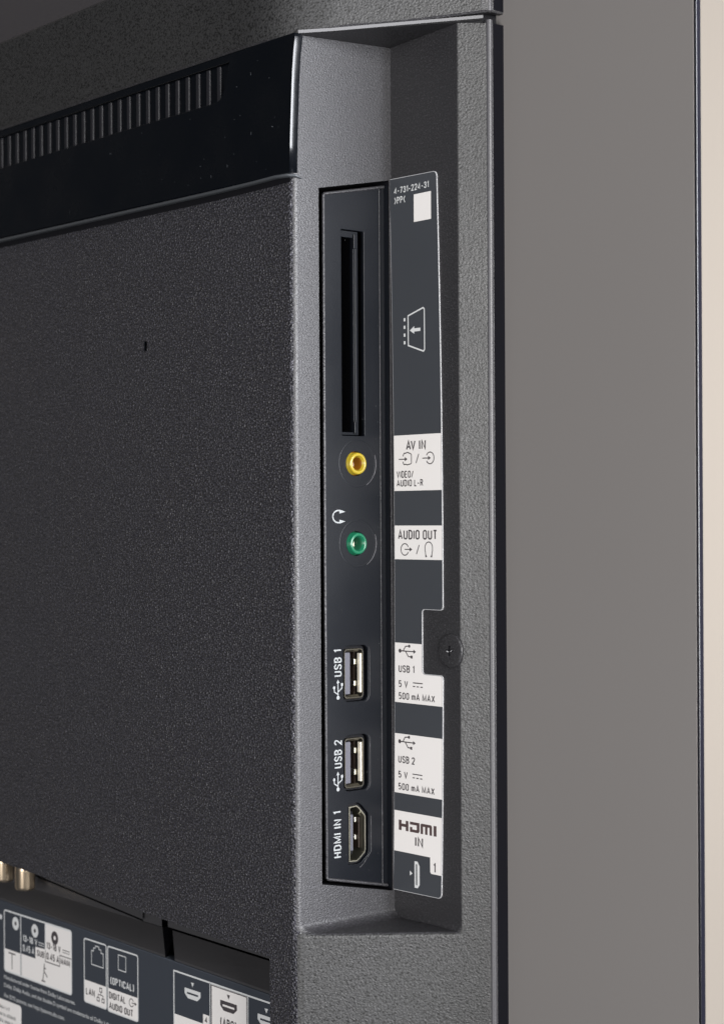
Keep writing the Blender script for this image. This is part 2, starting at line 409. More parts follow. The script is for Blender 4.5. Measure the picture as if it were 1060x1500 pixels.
# flange top and the step above it
add(1, (XR_, 0, ZR), (XF, YF, ZR), (XF - 4, YF + 3, ZR), (XR_ - 4, 3, ZR))
cover = build('rear_cover', P, [M_GRAIN, M_FINE, M_PANEL, M_BLACK, M_PIT, M_FINE, M_GAP], fmat=FM)
me = cover.data
bm = bmesh.new(); bm.from_mesh(me)
lay = bm.edges.layers.float.get('bevel_weight_edge') or bm.edges.layers.float.new('bevel_weight_edge')
for e in bm.edges:
    a, b = [v.co / MM for v in e.verts]
    if len(e.link_faces) != 2: continue
    ver = abs(a.x - b.x) < .01 and abs(a.y - b.y) < .01
    if ver and abs(a.x) < .01 and abs(a.y - YR) < .01: e[lay] = 0.38 if max(a.z, b.z) > 0 else 0.5
    elif ver and abs(a.x - XF) < .05: e[lay] = 0.21
    elif ver and abs(a.x - XR_) < .05 and a.z * b.z < 0: e[lay] = 0.065
    elif abs(a.z - ZB) < .01 and abs(b.z - ZB) < .01 and a.x > -1 and b.x > -1 and e.calc_face_angle(0) > .5:
        e[lay] = 0.26 if (abs(a.y - b.y) > 1 and abs(a.x - b.x) > 1) else (0.9 if max(a.x, b.x) < .1 else 0.15)
    elif abs(a.x - XC) < .01 and abs(b.x - XC) < .01 and e.calc_face_angle(0) > .5: e[lay] = 0.05
    elif abs(a.z - botz(a.x)) < .05 and abs(b.z - botz(b.x)) < .05 and e.calc_face_angle(0) > .5: e[lay] = 0.15
bm.to_mesh(me); bm.free()
bv = cover.modifiers.new('edges', 'BEVEL'); bv.limit_method = 'WEIGHT'; bv.width = 4.0 * MM; bv.segments = 4; bv.use_clamp_overlap = False
for p in me.polygons: p.use_smooth = False
bv.harden_normals = True

# lip along the seam under the upper cover, pale colour paints it lit
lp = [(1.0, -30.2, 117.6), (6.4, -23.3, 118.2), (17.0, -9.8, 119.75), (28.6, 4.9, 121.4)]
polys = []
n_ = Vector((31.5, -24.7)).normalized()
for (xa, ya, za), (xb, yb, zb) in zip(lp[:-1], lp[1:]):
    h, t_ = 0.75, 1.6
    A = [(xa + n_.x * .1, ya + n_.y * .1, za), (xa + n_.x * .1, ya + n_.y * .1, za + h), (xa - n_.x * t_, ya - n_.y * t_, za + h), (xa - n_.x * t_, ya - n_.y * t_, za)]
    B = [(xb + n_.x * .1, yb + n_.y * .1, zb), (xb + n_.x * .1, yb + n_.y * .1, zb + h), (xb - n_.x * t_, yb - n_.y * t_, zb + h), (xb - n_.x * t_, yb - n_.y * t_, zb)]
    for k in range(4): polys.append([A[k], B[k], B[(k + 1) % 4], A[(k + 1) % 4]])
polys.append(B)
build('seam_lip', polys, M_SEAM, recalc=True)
# dark lining behind the seam
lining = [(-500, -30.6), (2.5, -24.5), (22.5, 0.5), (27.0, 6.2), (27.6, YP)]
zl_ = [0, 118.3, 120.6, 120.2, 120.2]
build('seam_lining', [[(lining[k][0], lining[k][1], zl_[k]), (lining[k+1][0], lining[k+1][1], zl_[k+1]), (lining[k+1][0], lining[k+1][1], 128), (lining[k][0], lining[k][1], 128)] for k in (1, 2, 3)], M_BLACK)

# ================================================================== upper rear cover
prof = [(-500, -33.0, 117.2), (-17, -33.0, 117.2)]
for k in range(1, 13):      # one broad soft corner from the flat back into the chamfer
    t = k / 12; u_ = 1 - t
    q0, q1, q2 = (-17, -33.0), (-0.6, -33.0), (8.0, -21.4)
    prof.append((u_*u_*q0[0] + 2*u_*t*q1[0] + t*t*q2[0], u_*u_*q0[1] + 2*u_*t*q1[1] + t*t*q2[1], 117.2 + 2.0 * max(0, (t - .35) / .65) ** 1.3))
prof += [(17.4, -9.9, 120.4), (28.6, 4.2, 122.7), (29.6, 5.6, 122.9), (30.1, 7.0, 122.9), (30.1, YP, 122.9)]
NPR = len(prof)
P, FM = [], []
ZU = 142.7
for i, (a, b) in enumerate(zip(prof[:-1], prof[1:])):
    mi = 2 if i == NPR - 2 else (3 if i in (NPR - 3, NPR - 4) else 1)
    za, zb = a[2], b[2]
    P.append([(a[0], a[1], za + .5), (b[0], b[1], zb + .5), (b[0], b[1], ZU), (a[0], a[1], ZU)]); FM.append(mi)
    inx = 2.5
    P.append([(a[0] - .25, a[1] + .35, za), (b[0] - .25, b[1] + .35, zb), (b[0], b[1], zb + .5), (a[0], a[1], za + .5)]); FM.append(3)
    P.append([(a[0] - inx * .6, a[1] + inx, za), (b[0] - inx * .6, b[1] + inx, zb), (b[0] - .25, b[1] + .35, zb), (a[0] - .25, a[1] + .35, za)]); FM.append(3)
    P.append([(a[0], a[1], ZU), (b[0], b[1], ZU), (b[0] - 1.0, b[1] + 1.3, ZU + 1.1), (a[0] - 1.0, a[1] + 1.3, ZU + 1.1)]); FM.append(3)
    P.append([(a[0] - 1.0, a[1] + 1.3, ZU + 1.1), (b[0] - 1.0, b[1] + 1.3, ZU + 1.1), (b[0] - 1.0, YP, ZU + 4), (a[0] - 1.0, YP, ZU + 4)]); FM.append(3)
uc = build('upper_cover', P, [M_GRAIN, M_PIT, M_GAP, M_FINE], fmat=FM, recalc=True)
for p in uc.data.polygons: p.use_smooth = True
bpy.context.view_layer.update()
uc.data.set_sharp_from_angle(angle=math.radians(28))

# rounded beads that finish the outer edges
bead = lambda name, z0, z1: tube(name, ON_SIDE(0), [(6.35, z0, 29.15), (6.35, z1, 29.15)], 0.85, M_BEAD, n=16)
bead('edge_bead', ZL, 121.0); bead('edge_bead', 123.2, 142)

# ================================================================== gloss vent band
FB = ON_REAR(YR)
outl = [(-500, 84.6 + 1.0), (-143, 85.2), (0.2, 84.0), (0.35, 92), (0.8, 100), (1.3, 108), (1.9, 113), (2.5, 116.2), (2.2, 117.2), (-500, 118.6)]
hole = [(-490, 106.0), (-30.5, 106.0), (-28.2, 106.5), (-26.6, 108.3), (-25.4, 111.3), (-24.3, 115.2), (-490, 115.6)]
band = plate('vent_band', FB, outl, [hole], -1.5, 0.9, M_GLOSS, bev=0.09)
box('vent_recess', FB, -492, -23, 104, 117, -0.5, 0.05, M_GLOSS)
rb = None
for k in range(28):
    x = -29.3 - 4.655 * k
    if rb is None:
        rb = box('vent_rib', FB, -0.75, 0.75, 105.9, 115.0, 0.0, 0.62, M_RIB, bev=0.22)
        rb.location = (x * MM, 0, 0)
        rb0 = rb
    else:
        c = rb0.copy(); COL.objects.link(c); c.location = (x * MM, 0, 0)
# lower lip of the band, wrapping round the corner in a pointed tail
lip = []
pts = [(-500, YR - 1.3, 86.8, .5), (-143, YR - 1.3, 84.5, .5), (-30, YR - 1.3, 83.55, .5), (-15, YR - 1.3, 83.55, 0.5), (-6, YR - 1.25, 83.7, 0.5), (-1, YR - 0.9, 83.5, 0.55), (0.9, YR + 0.3, 83.3, 0.45), (0.9, YR + 1.4, 83.0, 0.28), (0.4, YR + 2.6, 82.8, 0.05)]
for (xa, ya, za, ha), (xb, yb, zb, hb) in zip(pts[:-1], pts[1:]):
    n = 8
    for k in range(n):
        def q(x, y, z, h, k):
            a = math.radians(-100 + 200 * k / n)
            ins = 1.3
            dx, dy = (0, 1) if x < -1.5 else (-0.7, 0.7)
            c = math.cos(a)
            return (x + dx * ins * (1 - c), y + dy * ins * (1 - c), z + h * math.sin(a))
        lip.append([q(xa, ya, za, ha, k), q(xb, yb, zb, hb, k), q(xb, yb, zb, hb, k + 1), q(xa, ya, za, ha, k + 1)])
build('band_lip', lip, M_LIP, smooth=True, recalc=True)
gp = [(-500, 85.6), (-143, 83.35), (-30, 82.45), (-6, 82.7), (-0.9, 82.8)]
build('lip_shadow', [[FB(a[0], a[1] - 1.0, .05), FB(b[0], b[1] - 1.0, .05), FB(b[0], b[1] + .6, .05), FB(a[0], a[1] + .6, .05)] for a, b in zip(gp[:-1], gp[1:])], M_BLACK)  # black strip paints the shadow under the band lip
# lint on the gloss band
rnd = random.Random(9); polys = []
for k in range(34):
    x = -3 - abs(rnd.gauss(0, 55)); z = rnd.uniform(86, 115)
    if x < -26 and z > 104: continue
    a = rnd.uniform(0, 3.14); l = rnd.choice([.08, .1, .12, .15, .35]); h = .06
    ca, sa = math.cos(a), math.sin(a)
    polys.append([FB(x + i * l * ca - j * h * sa, z + i * l * sa + j * h * ca, 0.93) for i, j in ((-1, -1), (1, -1), (1, 1), (-1, 1))])
o = build('lint', polys, mat('pale_lint', (0.09, 0.10, 0.115), 0.9), merge=False); o['kind'] = 'stuff'

# ================================================================== port panel
XP = -1.3
FP = ON_SIDE(XP)
PO = [(-20.9, 80.5), (-2.9, 84.1), (-2.9, -92.1), (-20.9, -88.3)]
# holes (Y, Z)
slot = rrect(-15.35, -8.0, 21.0, 72.1, 0.3)
usbh = lambda zc: rrect(-15.3, -7.3, zc - 6.95, zc + 6.95, 1.6)
Z1, Z2 = -38.1, -60.3
hd = [(-13.95, -70.5), (-10.9, -70.3), (-9.7, -71.0), (-7.6, -73.2), (-7.4, -74.0), (-7.4, -82.6), (-7.7, -83.6), (-9.9, -85.3), (-11.0, -85.6), (-13.95, -85.4)]
ZY, ZG, YJ = 14.1, -5.8, -11.0
jh = lambda z: circ(YJ, z, 3.05, 36)
panel = plate('port_panel', FP, PO, [slot, usbh(Z1), usbh(Z2), hd, jh(ZY), jh(ZG)], -1.6, 0, M_PANEL, bev=0.10)
# raised rim of the port panel
tube('rim', FP, [(-1.3, 84.05, -.05), (-20.6, 80.25, -.05), (-20.95, 79.9, -.05), (-20.95, -87.8, -.05), (-20.6, -88.15, -.05), (-1.3, -92.1, -.05)], 0.42, M_FINE, panel)
build('inner_strip', [[FP(-2.95, 84.1, -.45), FP(-1.0, 84.5, -.45), FP(-1.0, -92.5, -.45), FP(-2.95, -92.1, -.45)], [FP(-1.0, 84.5, -.45), FP(-.75, 84.5, 1.0), FP(-.75, -92.6, 1.0), FP(-1.0, -92.6, -.45)]], M_PANEL, panel)
tube('fold_line', FP, [(-2.85, 84.0, -.06), (-2.85, -92.0, -.06)], 0.13, M_FINE, panel)

rnd = random.Random(21); polys = []
for k in range(46):
    y, z = rnd.choice([(rnd.uniform(-4.6, -2.9), rnd.uniform(-90, 82)), (rnd.uniform(-20, -3), rnd.uniform(-90, 82))])
    r_ = rnd.choice([.035, .045, .06, .08])
    polys.append([FP(y + r_ * math.cos(t), z + r_ * math.sin(t), .02) for t in (0.2, 1.5, 2.8, 4.0, 5.2)])
o = build('panel_dust', polys, mat('fine_dust', (0.11, 0.11, 0.11), 0.9), panel, merge=False); o['kind'] = 'stuff'
# card slot
cs = plate('card_slot', FP, rrect(-15.2, -9.6, 21.2, 71.9, 0.2), [rrect(-14.9, -11.1, 21.9, 70.3, .15)], -2.2, -0.45, M_PANEL, bev=0.08)
box('guide_rail', FP, -10.75, -10.2, 23.2, 69.0, -0.5, -0.12, M_PANEL, cs, bev=0.1)
box('guide_end', FP, -11.2, -10.0, 67.6, 71.2, -0.5, 0.02, M_PANEL, cs, bev=0.1)
box('guide_end', FP, -11.2, -10.0, 21.5, 24.6, -0.5, 0.02, M_PANEL, cs, bev=0.1)
build('slot_cavity', [[(-20, -15.6, 20.8), (-20, -7.6, 20.8), (-20, -7.6, 72.5), (-20, -15.6, 72.5)]] + [[(-2.6, *a), (-2.6, *b), (-20, *b), (-20, *a)] for a, b in zip([(-15.6, 20.8), (-7.6, 20.8), (-7.6, 72.5), (-15.6, 72.5)], [(-7.6, 20.8), (-7.6, 72.5), (-15.6, 72.5), (-15.6, 20.8)])], M_BLACK, cs)

# USB sockets
def sleeve(name, fr, outer, inner, w0, w1, m_, parent, flare=0):
    """closed wall between outer and inner loops with the same point count"""
    polys = []; n = len(outer)
    for i in range(n):
        j = (i + 1) % n
        oa, ob, ia, ib = outer[i], outer[j], inner[i], inner[j]
        polys.append([fr(*oa, w0), fr(*ob, w0), fr(*ob, w1), fr(*oa, w1)])
        polys.append([fr(*ia, w1), fr(*ib, w1), fr(*ib, w0), fr(*ia, w0)])
        polys.append([fr(*oa, w1), fr(*ob, w1), fr(*ib, w1), fr(*ia, w1)])
    return build(name, polys, m_, parent, recalc=True)
def usb(zc, lab):
    base = plate('usb_socket', FP, rrect(-15.25, -7.35, zc - 6.9, zc + 6.9, 1.55), [rrect(-14.6, -8.8, zc - 6.0, zc + 6.0, 0.8)], -2.6, -1.5, M_BLACK, bev=0.05)
    base['label'] = lab
    sleeve('shell', FP, rrect(-14.85, -8.8, zc - 6.15, zc + 6.15, 0.9), rrect(-14.62, -9.03, zc - 5.92, zc + 5.92, 0.7), -10, -0.15, M_DSTEEL, base)
    for s in (-1, 1):   # folded lips at the short ends
        z0 = zc + s * 5.35
        build('lip', [[FP(-14.3, z0 + s * .85, 0.02), FP(-9.4, z0 + s * .85, 0.02), FP(-9.7, z0, -1.1), FP(-14.1, z0, -1.1)][::s]], M_DSTEEL, base)
    box('tongue', FP, -14.2, -12.35, zc - 5.2, zc + 5.2, -10, -0.9, M_TONGUE, base, bev=0.15)
    for s in (-1, 1):
        box('contact', FP, -10.3, -9.4, zc + s * 2.7 - .75, zc + s * 2.7 + .75, -4.0, -1.9, M_HST, base, bev=0.2)
    box('insert', FP, -14.5, -8.8, zc - 6, zc + 6, -10, -8.5, M_BROWN, base)
    box('inner_wall', FP, -9.35, -9.02, zc - 5.9, zc + 5.9, -9, -3.2, M_BROWN, base)
    box('spring_wall', FP, -9.45, -9.05, zc - 4.9, zc + 4.9, -1.7, -0.5, M_CREAM, base, bev=0.1)
    return base
usb(Z1, 'upper USB socket'); usb(Z2, 'lower USB socket')
tl = lambda zc: arc(-8.9, zc - 5.2, 2.15, 2.15, -70, 0, 8) + arc(-8.9, zc + 5.2, 2.15, 2.15, 0, 40, 6)
for zc in (Z1, Z2): tube('socket_edge', FP, [(a, b, -.02) for a, b in tl(zc)], 0.09, M_FINE, panel, n=6)
tube('socket_edge', FP, [(-10.4, -86.6, -.02), (-9.2, -85.8, -.02), (-6.6, -82.9, -.02), (-6.6, -74.0, -.02)], 0.10, M_FINE, panel, n=6)

# HDMI socket
def inset(loop, t, c=(-10.8, -77.9)):
    out = []
    n = len(loop); A = sum(loop[i][0] * loop[(i + 1) % n][1] - loop[(i + 1) % n][0] * loop[i][1] for i in range(n))
    sg = 1 if A > 0 else -1
    for i in range(n):
        a, b, d_ = Vector(loop[i - 1]), Vector(loop[i]), Vector(loop[(i + 1) % n])
        d1 = (b - a).normalized(); d2 = (d_ - b).normalized()
        n1 = Vector((-d1.y, d1.x)) * sg; n2 = Vector((-d2.y, d2.x)) * sg
        s = (n1 + n2).normalized(); out.append(tuple(b + s * t / max(s.dot(n1), .5)))
    return out
hs = [(-13.6, -71.2), (-11.2, -71.0), (-10.4, -71.5), (-8.5, -73.6), (-8.3, -74.2), (-8.3, -82.2), (-8.5, -82.9), (-10.5, -84.6), (-11.3, -84.9), (-13.6, -84.8)]
hb = plate('hdmi_socket', FP, inset(hd, .04), [inset(hs, .2)], -2.4, -0.95, M_BLACK, bev=0.04)
sleeve('shell', FP, hs, inset(hs, 0.27), -9, -0.15, M_HST, hb)
box('tongue', FP, -12.7, -11.3, -83.2, -72.6, -9, -1.6, M_BLACK, hb, bev=0.12)
box('tongue_face', FP, -12.0, -11.25, -82.4, -73.4, -1.7, -1.45, M_TONGUE, hb, bev=0.05)
for k in range(10):
    box('contact', FP, -12.95, -12.65, -73.6 - k * 0.95 - .2, -73.6 - k * 0.95 + .2, -4, -1.5, M_COPPER, hb)
for z in (-74.9, -79.3):
    box('spring', FP, -9.6, -8.9, z - .8, z + .5, -5.5, -2.8, M_STEEL, hb, bev=0.15)
box('insert', FP, -13.3, -8.7, -84.5, -71.4, -9, -8, M_BLACK, hb)
box('inner_wall', FP, -9.05, -8.72, -82.0, -74.4, -8, -2.0, M_BROWN, hb)

# phono jacks
def jack(zc, outer, bore, lab):
    j = lathe('jack_socket', FP, YJ, zc, [(3.0, -1.2), (2.72, -1.2), (2.72, 0.75), (2.6, 1.05), (2.35, 1.2), (2.05, 1.2), (1.9, 1.1), (1.85, 0.7), (1.62, 0.5), (1.58, -0.2), (1.5, -0.3), (1.45, -6)], [outer, bore], n=44, idx=[1, 0, 0, 0, 0, 0, 0, 0, 1, 1, 1])
    j['label'] = lab
    lathe('spring_contact', FP, YJ - .15, zc - .1, [(1.44, -2.2), (0.95, -2.25), (0.8, -4.5)], M_DSTEEL if outer is M_GRN else M_YELD, j, n=24)
    lathe('bore_end', FP, YJ, zc, [(1.5, -5), (0, -5)], M_BLACK, j, n=24)
    rr = lathe('recess_ring', FP, YJ + .6, zc, [(5.95, 0.0), (5.75, .05), (5.55, 0.005)], M_PANEL, panel, n=64)
    tube('recess_highlight', FP, [(u, v, 0.0) for u, v in arc(YJ + .6, zc, 6.0, 6.0, -62, 22, 20)], 0.10, M_BEAD, panel, n=6)  # pale arc paints the highlight on the right side of the ring
    return j
jack(ZY, M_YEL, M_YELD, 'yellow jack socket'); jack(ZG, M_GRN, M_GRND, 'green jack socket')

# white lettering on the port panel
def usb_symbol(fr, u0, u1, vc, h, m_, parent, wlev, rot=False, t=0.2):
    """trident: dot at the left end, arms to the right"""
    L = u1 - u0; pls = []
    f = (lambda x, y: (x, y)) if not rot else (lambda x, y: (-y, x))
    def T(p): return f(*p)
    cx, cy = (u0, vc) if not rot else (vc, u0)
    mk = lambda p: (cx + T(p)[0], cy + T(p)[1])
    r = h * .17
    qs = [ribbon([mk((r, 0)), mk((L, 0))], t)]
    qs.append(ribbon([mk((L * .28, 0)), mk((L * .42, h * .38)), mk((L * .60, h * .42))], t))
    qs.append(ribbon([mk((L * .42, 0)), mk((L * .60, -h * .42)), mk((L * .76, -h * .44))], t))
    def fan(c, rr, n=12):
        P = [mk((c[0] + rr * math.cos(2 * math.pi * k / n), c[1] + rr * math.sin(2 * math.pi * k / n))) for k in range(n)]
        return [P]
    qs.append(fan((r, 0), r)); qs.append(fan((L * .66, h * .42), r * .75))
    s = r * .7; c = (L * .80, -h * .44)
    qs.append([[mk((c[0] - s, c[1] - s)), mk((c[0] + s, c[1] - s)), mk((c[0] + s, c[1] + s)), mk((c[0] - s, c[1] + s))]])
    qs.append([[mk((L - r, r)), mk((L - r, -r)), mk((L + r * .8, 0))]])
    return ink('usb_symbol', fr, qs, m_, parent, wlev)
WL = 0.03
lettering('USB 1', FP, -18.25, -15.85, -38.6, -31.9, M_WHITE3, panel, WL, t=.15, rot=True)
usb_symbol(FP, -44.3, -39.7, -17.05, 2.9, M_WHITE3, panel, WL, rot=True, t=.28)
lettering('USB 2', FP, -18.35, -15.9, -61.2, -54.2, M_WHITE3, panel, WL, t=.15, rot=True)
usb_symbol(FP, -66.9, -62.4, -17.2, 2.9, M_WHITE3, panel, WL, rot=True, t=.28)
lettering('HDMI IN 1', FP, -18.65, -16.25, -83.3, -71.8, M_WHITE3, panel, WL, t=.15, rot=True)
c = (-16.7, 0.92)
qs = [ribbon(arc(c[0], c[1], 1.7, 1.5, 70, 290, 16), .34)]
for s in (1, -1):
    qs.append([[(c[0] + .4, c[1] + s * 1.75), (c[0] + .4, c[1] + s * .75), (c[0] + 2.3, c[1] + s * 1.2)][::s]])
ink('headphone_symbol', FP, qs, M_WHITE3, panel, WL)

# ================================================================== printed label beside the ports
LW = 0.0
FL = ON_REAR(LW)
def le(z): return 0.9 - 1.15 * ((z + 6) / 90) ** 2
def re_(z): return 18.85 - 1.35 * ((z + 12) / 92) ** 2
NT, NB, NX = -22.2, -38.1, 11.25
def label_outline(g):
    out = []
    # right side from the top, clockwise
    r = 1.2
    for a in range(5):
        t = math.radians(90 - 22.5 * a); out.append((re_(84) - r + r * math.cos(t) + g, 85.6 - r + r * math.sin(t) + g))
    for z in (70, 55, 40, 25, 10, -5): out.append((re_(z) + g, z))
    r = .9
    for a in range(5):
        t = math.radians(-22.5 * a); out.append((re_(-21) - r + r * math.cos(t) + g, NT + r + r * math.sin(t) - g))
    for a in range(5):
        t = math.radians(90 + 22.5 * a); out.append((NX + r + r * math.cos(t) + g, NT - r + r * math.sin(t) - g))
    for a in range(5):
        t = math.radians(180 + 22.5 * a); out.append((NX + r + r * math.cos(t) + g, NB + r + r * math.sin(t) + g))
    for a in range(5):
        t = math.radians(90 - 22.5 * a); out.append((re_(-39) - r + r * math.cos(t) + g, NB - r + r * math.sin(t) + g))
    for z in (-50, -60, -70, -80): out.append((re_(z) + g, z))
    r = 1.2
    for a in range(5):
        t = math.radians(-22.5 * a); out.append((re_(-92) - r + r * math.cos(t) + g, -92.9 + r + r * math.sin(t) - g))
    for z in (-93.1, -80, -65, -50, -30, -10, 10, 30, 50, 70, 85.9): out.append((le(z) - g, z + (g if z > 80 else (-g if z < -90 else 0))))
    return out
lab = plate('socket_label', FL, label_outline(0.0), [], 0.02, 0.30, M_FILM)
sheet('slate_field', FL, label_outline(-0.14), 0.318, M_NAVY, lab)
def block(*pts): return sheet('white_field', FL, pts, 0.336, M_WHITE, lab)
E_ = 0.22
zz = lambda z: re_(z) - E_ + .05
zl = lambda z: le(z) + .2
block((zl(21), 21.2), (zl(7), 7.3), (zz(7), 7.3), (zz(21), 21.2))
block((zl(-1), -1.4), (zl(-10), -9.85), (zz(-10), -9.85), (zz(-1), -1.4))
def c4(cx, cy, r, a0): return [(cx + r * math.cos(math.radians(a0 - 22.5 * k)), cy + r * math.sin(math.radians(a0 - 22.5 * k))) for k in range(5)]
block(*([(zl(-31), -30.8), (NX - .2, -30.8)] + [(NX + .9 - 1.1 * math.cos(math.radians(22.5 * k)), NB + .9 - 1.1 * math.sin(math.radians(22.5 * k))) for k in range(5)] + c4(zz(-39) - .8, NB - 1.0, .8, 90) + [(zz(-45.7), -45.75), (zl(-45), -45.75)]))
block((zl(-53), -53.6), (zl(-68), -68.5), (zz(-68), -68.5), (zz(-53), -53.6))
block((zl(-73), -73.0), (zl(-83), -83.2), (13.75, -83.2), (13.75, -86.8), (14.1, -87.2), (zz(-87), -87.2), (zz(-73), -73.0))
block((8.95, 80.85), (8.95, 74.0), (15.3, 74.0), (15.3, 80.85))
T = 0.36
def LT(s, u0, u1, v0, v1, m_=M_INK, t=.158): return lettering(s, FL, u0, u1, v0, v1, m_, lab, 0.352, t=t)
LT('AV IN', 5.6, 12.95, 17.4, 19.85, t=.165)
LT('VIDEO/', 2.0, 8.35, 10.5, 12.3); LT('AUDIO L-R', 2.0, 11.9, 8.35, 10.1)
LT('AUDIO OUT', 2.4, 16.95, -4.9, -2.45)
WS = 0.352
def arrow(u0, u1, v, hw=.55, hl=1.0, t=.26):
    return [ribbon([(u0, v), (u1 - hl * .6, v)], t), [[(u1 - hl, v - hw), (u1, v), (u1 - hl, v + hw)]]]
# input symbols
ink('input_symbol', FL, arrow(2.85, 6.1, 15.2) + [ribbon([(4.45, 15.9)] + [(4.5, 16.2), (4.9, 16.7)] + arc(6.05, 16.0, 1.0, .85, 130, 60, 4) + [(7.35, 16.5), (7.6, 16.2), (7.6, 14.2), (7.3, 13.95)] + arc(6.05, 14.6, 1.0, .85, -60, -130, 4) + [(4.9, 13.8), (4.5, 14.2), (4.45, 14.6)], .26)], M_INK, lab, WS)
ink('slash', FL, [ribbon([(9.3, 14.1), (10.35, 16.4)], .28)], M_INK, lab, WS)
ink('input_symbol', FL, arrow(11.65, 14.8, 15.25) + [ribbon(arc(14.5, 15.25, 1.45, 1.45, 152, -152, 22), .26)], M_INK, lab, WS)
ink('output_symbol', FL, arrow(4.9, 7.75, -7.35) + [ribbon(arc(4.95, -7.37, 1.45, 1.45, 25, 335, 22), .26)], M_INK, lab, WS)
ink('slash', FL, [ribbon([(9.3, -8.5), (10.35, -6.2)], .28)], M_INK, lab, WS)
ink('headphone_symbol', FL, [ribbon([(12.7, -8.4), (12.5, -7.6)] + arc(13.85, -6.85, 1.38, 1.4, 180, 0, 12) + [(15.2, -7.6), (15.0, -8.4)], .26), [[(12.55, -8.1), (13.25, -9.15), (12.6, -9.25)]], [[(15.15, -8.1), (14.45, -9.15), (15.1, -9.25)]]], M_INK, lab, WS)
for du, dz in ((0, 0), (-.3, -22.75)):
    usb_symbol(FL, 2.4 + du, 8.5 + du, -32.8 + dz, 3.1, M_INK, lab, WS, t=.28)
    LT('USB ' + ('1' if dz == 0 else '2'), 2.35 + du, (8.3 if dz == 0 else 8.6) + du, -38.2 + dz - (0 if dz == 0 else 0), -36.35 + dz)
    LT('5 V', 2.3 + du, 5.85 + du, -41.95 + dz, -40.2 + dz)
    ink('dc_symbol', FL, [ribbon([(7.7 + du, -40.55 + dz), (11.35 + du, -40.55 + dz)], .26)] + [ribbon([(a + du, -41.45 + dz), (a + .85 + du, -41.45 + dz)], .26) for a in (7.7, 9.1, 10.5)], M_INK, lab, WS)
    LT('500 mA MAX', 2.3 + du, 15.8 + du, -44.95 + dz, -43.2 + dz)
# HDMI wordmark
def bar(u0, u1, v0, v1): return [[(u0, v0), (u1, v0), (u1, v1), (u0, v1)]]
a0, a1, b0, b1 = 2.1, 16.15, -77.8, -75.25
q = []
q += [bar(2.1, 3.15, b0, b1), bar(3.15, 4.75, -76.85, -76.1), bar(4.75, 5.75, b0, b1)]
q += [bar(6.3, 9.9, b1 - .7, b1), bar(6.3, 7.2, b0, -76.55), bar(7.2, 8.9, b0, b0 + .7), [[(8.9, b0), (9.5, b0), (9.9, b0 + .45), (9.9, b1 - .7), (8.9, b1 - .7)]]]
q += [[[(10.3, b1 - .7), (10.3, b1 - .3), (10.6, b1), (14.1, b1), (14.5, b1 - .35), (14.5, b1 - .7)]], bar(10.3, 11.2, b0, b1 - .7), bar(11.95, 12.85, b0, b1 - .7), bar(13.6, 14.5, b0, b1 - .7)]
q += [bar(15.1, 16.15, b0, b1)]
ink('hdmi_wordmark', FL, q, mat('wordmark_ink', (0.07, 0.045, 0.045), 0.5), lab, WS)
LT('IN', 8.2, 11.2, -81.2, -78.75, t=.15)
LT('1', 14.95, 15.75, -86.8, -84.4)
# white marks on the slate field
LT('4-731-224-31', 1.55, 14.5, 81.85, 83.45, M_WHITE2, t=.15)
LT('>PP<', 1.65, 5.8, 79.3, 81.1, M_WHITE2, t=.15)
ink('card_symbol', FL, [ribbon([(6.6, 50.9), (12.2, 52.45), (12.65, 52.1), (12.7, 42.1), (12.3, 41.7), (6.65, 43.5)], .36, True)] + [bar(4.95, 5.6, z - .4, z + .4) for z in (50.05, 48.15, 46.2, 44.3)] + [[[(7.2, 47.2), (8.9, 48.15), (8.9, 46.25)]], bar(8.8, 11.2, 46.8, 47.6)], M_WHITE2, lab, WS)
ink('port_symbol', FL, [bar(7.95, 8.55, -91.5, -84.9), [[(8.55, -91.5), (9.1, -91.5), (9.85, -90.6), (9.85, -86.0), (9.1, -84.9), (8.55, -84.9), (8.55, -85.7), (8.9, -85.7), (8.9, -90.7), (8.55, -90.7)]], [[(6.2, -87.5), (6.2, -88.7), (7.2, -88.1)]]], M_WHITE2, lab, WS)
o = sheet('slot_line', FL, ((8.5, -85.6), (8.5, -90.8), (8.95, -90.8), (8.95, -85.6)), 0.362, M_NAVY, lab)

# ================================================================== screw
SX, SZ = 21.4, -31.9
sw = lathe('cover_screw', FL, SX, SZ, [(4.5, 0.02), (4.35, .12), (4.2, -0.02)], M_FINE, n=56)
lathe('screw_seat', FL, SX, SZ, [(4.25, 0.02), (4.18, .25), (3.95, .42), (3.75, .46), (1.6, .47), (0, .47)], M_FINE, sw, n=56)
tube('head_highlight', FL, [(u, v, .10) for u, v in arc(SX, SZ, 4.05, 4.05, -68, 58, 24)], 0.13, M_SEAM, sw, n=6)  # pale arc paints the lit right edge of the screw head
def cross(L, t_): return [(-L, -t_), (-t_, -t_), (-t_, -L), (t_, -L), (t_, -t_), (L, -t_), (L, t_), (t_, t_), (t_, L), (-t_, L), (-t_, t_), (-L, t_)]
ink('cross_recess', FL, [[[(SX - .1 + a, SZ + b) for a, b in cross(1.25, .28)]]], M_BLACK, sw, 0.50)
ink('bright_burr', FL, [[[(SX - 1.2, SZ - .25), (SX - .4, SZ - .38), (SX - .35, SZ - .15), (SX - 1.1, SZ + .02)]], [[(SX + .2, SZ - .3), (SX + .8, SZ + .05), (SX + .8, SZ + .28), (SX + .25, SZ - .1)]]], M_FILM, sw, 0.52)

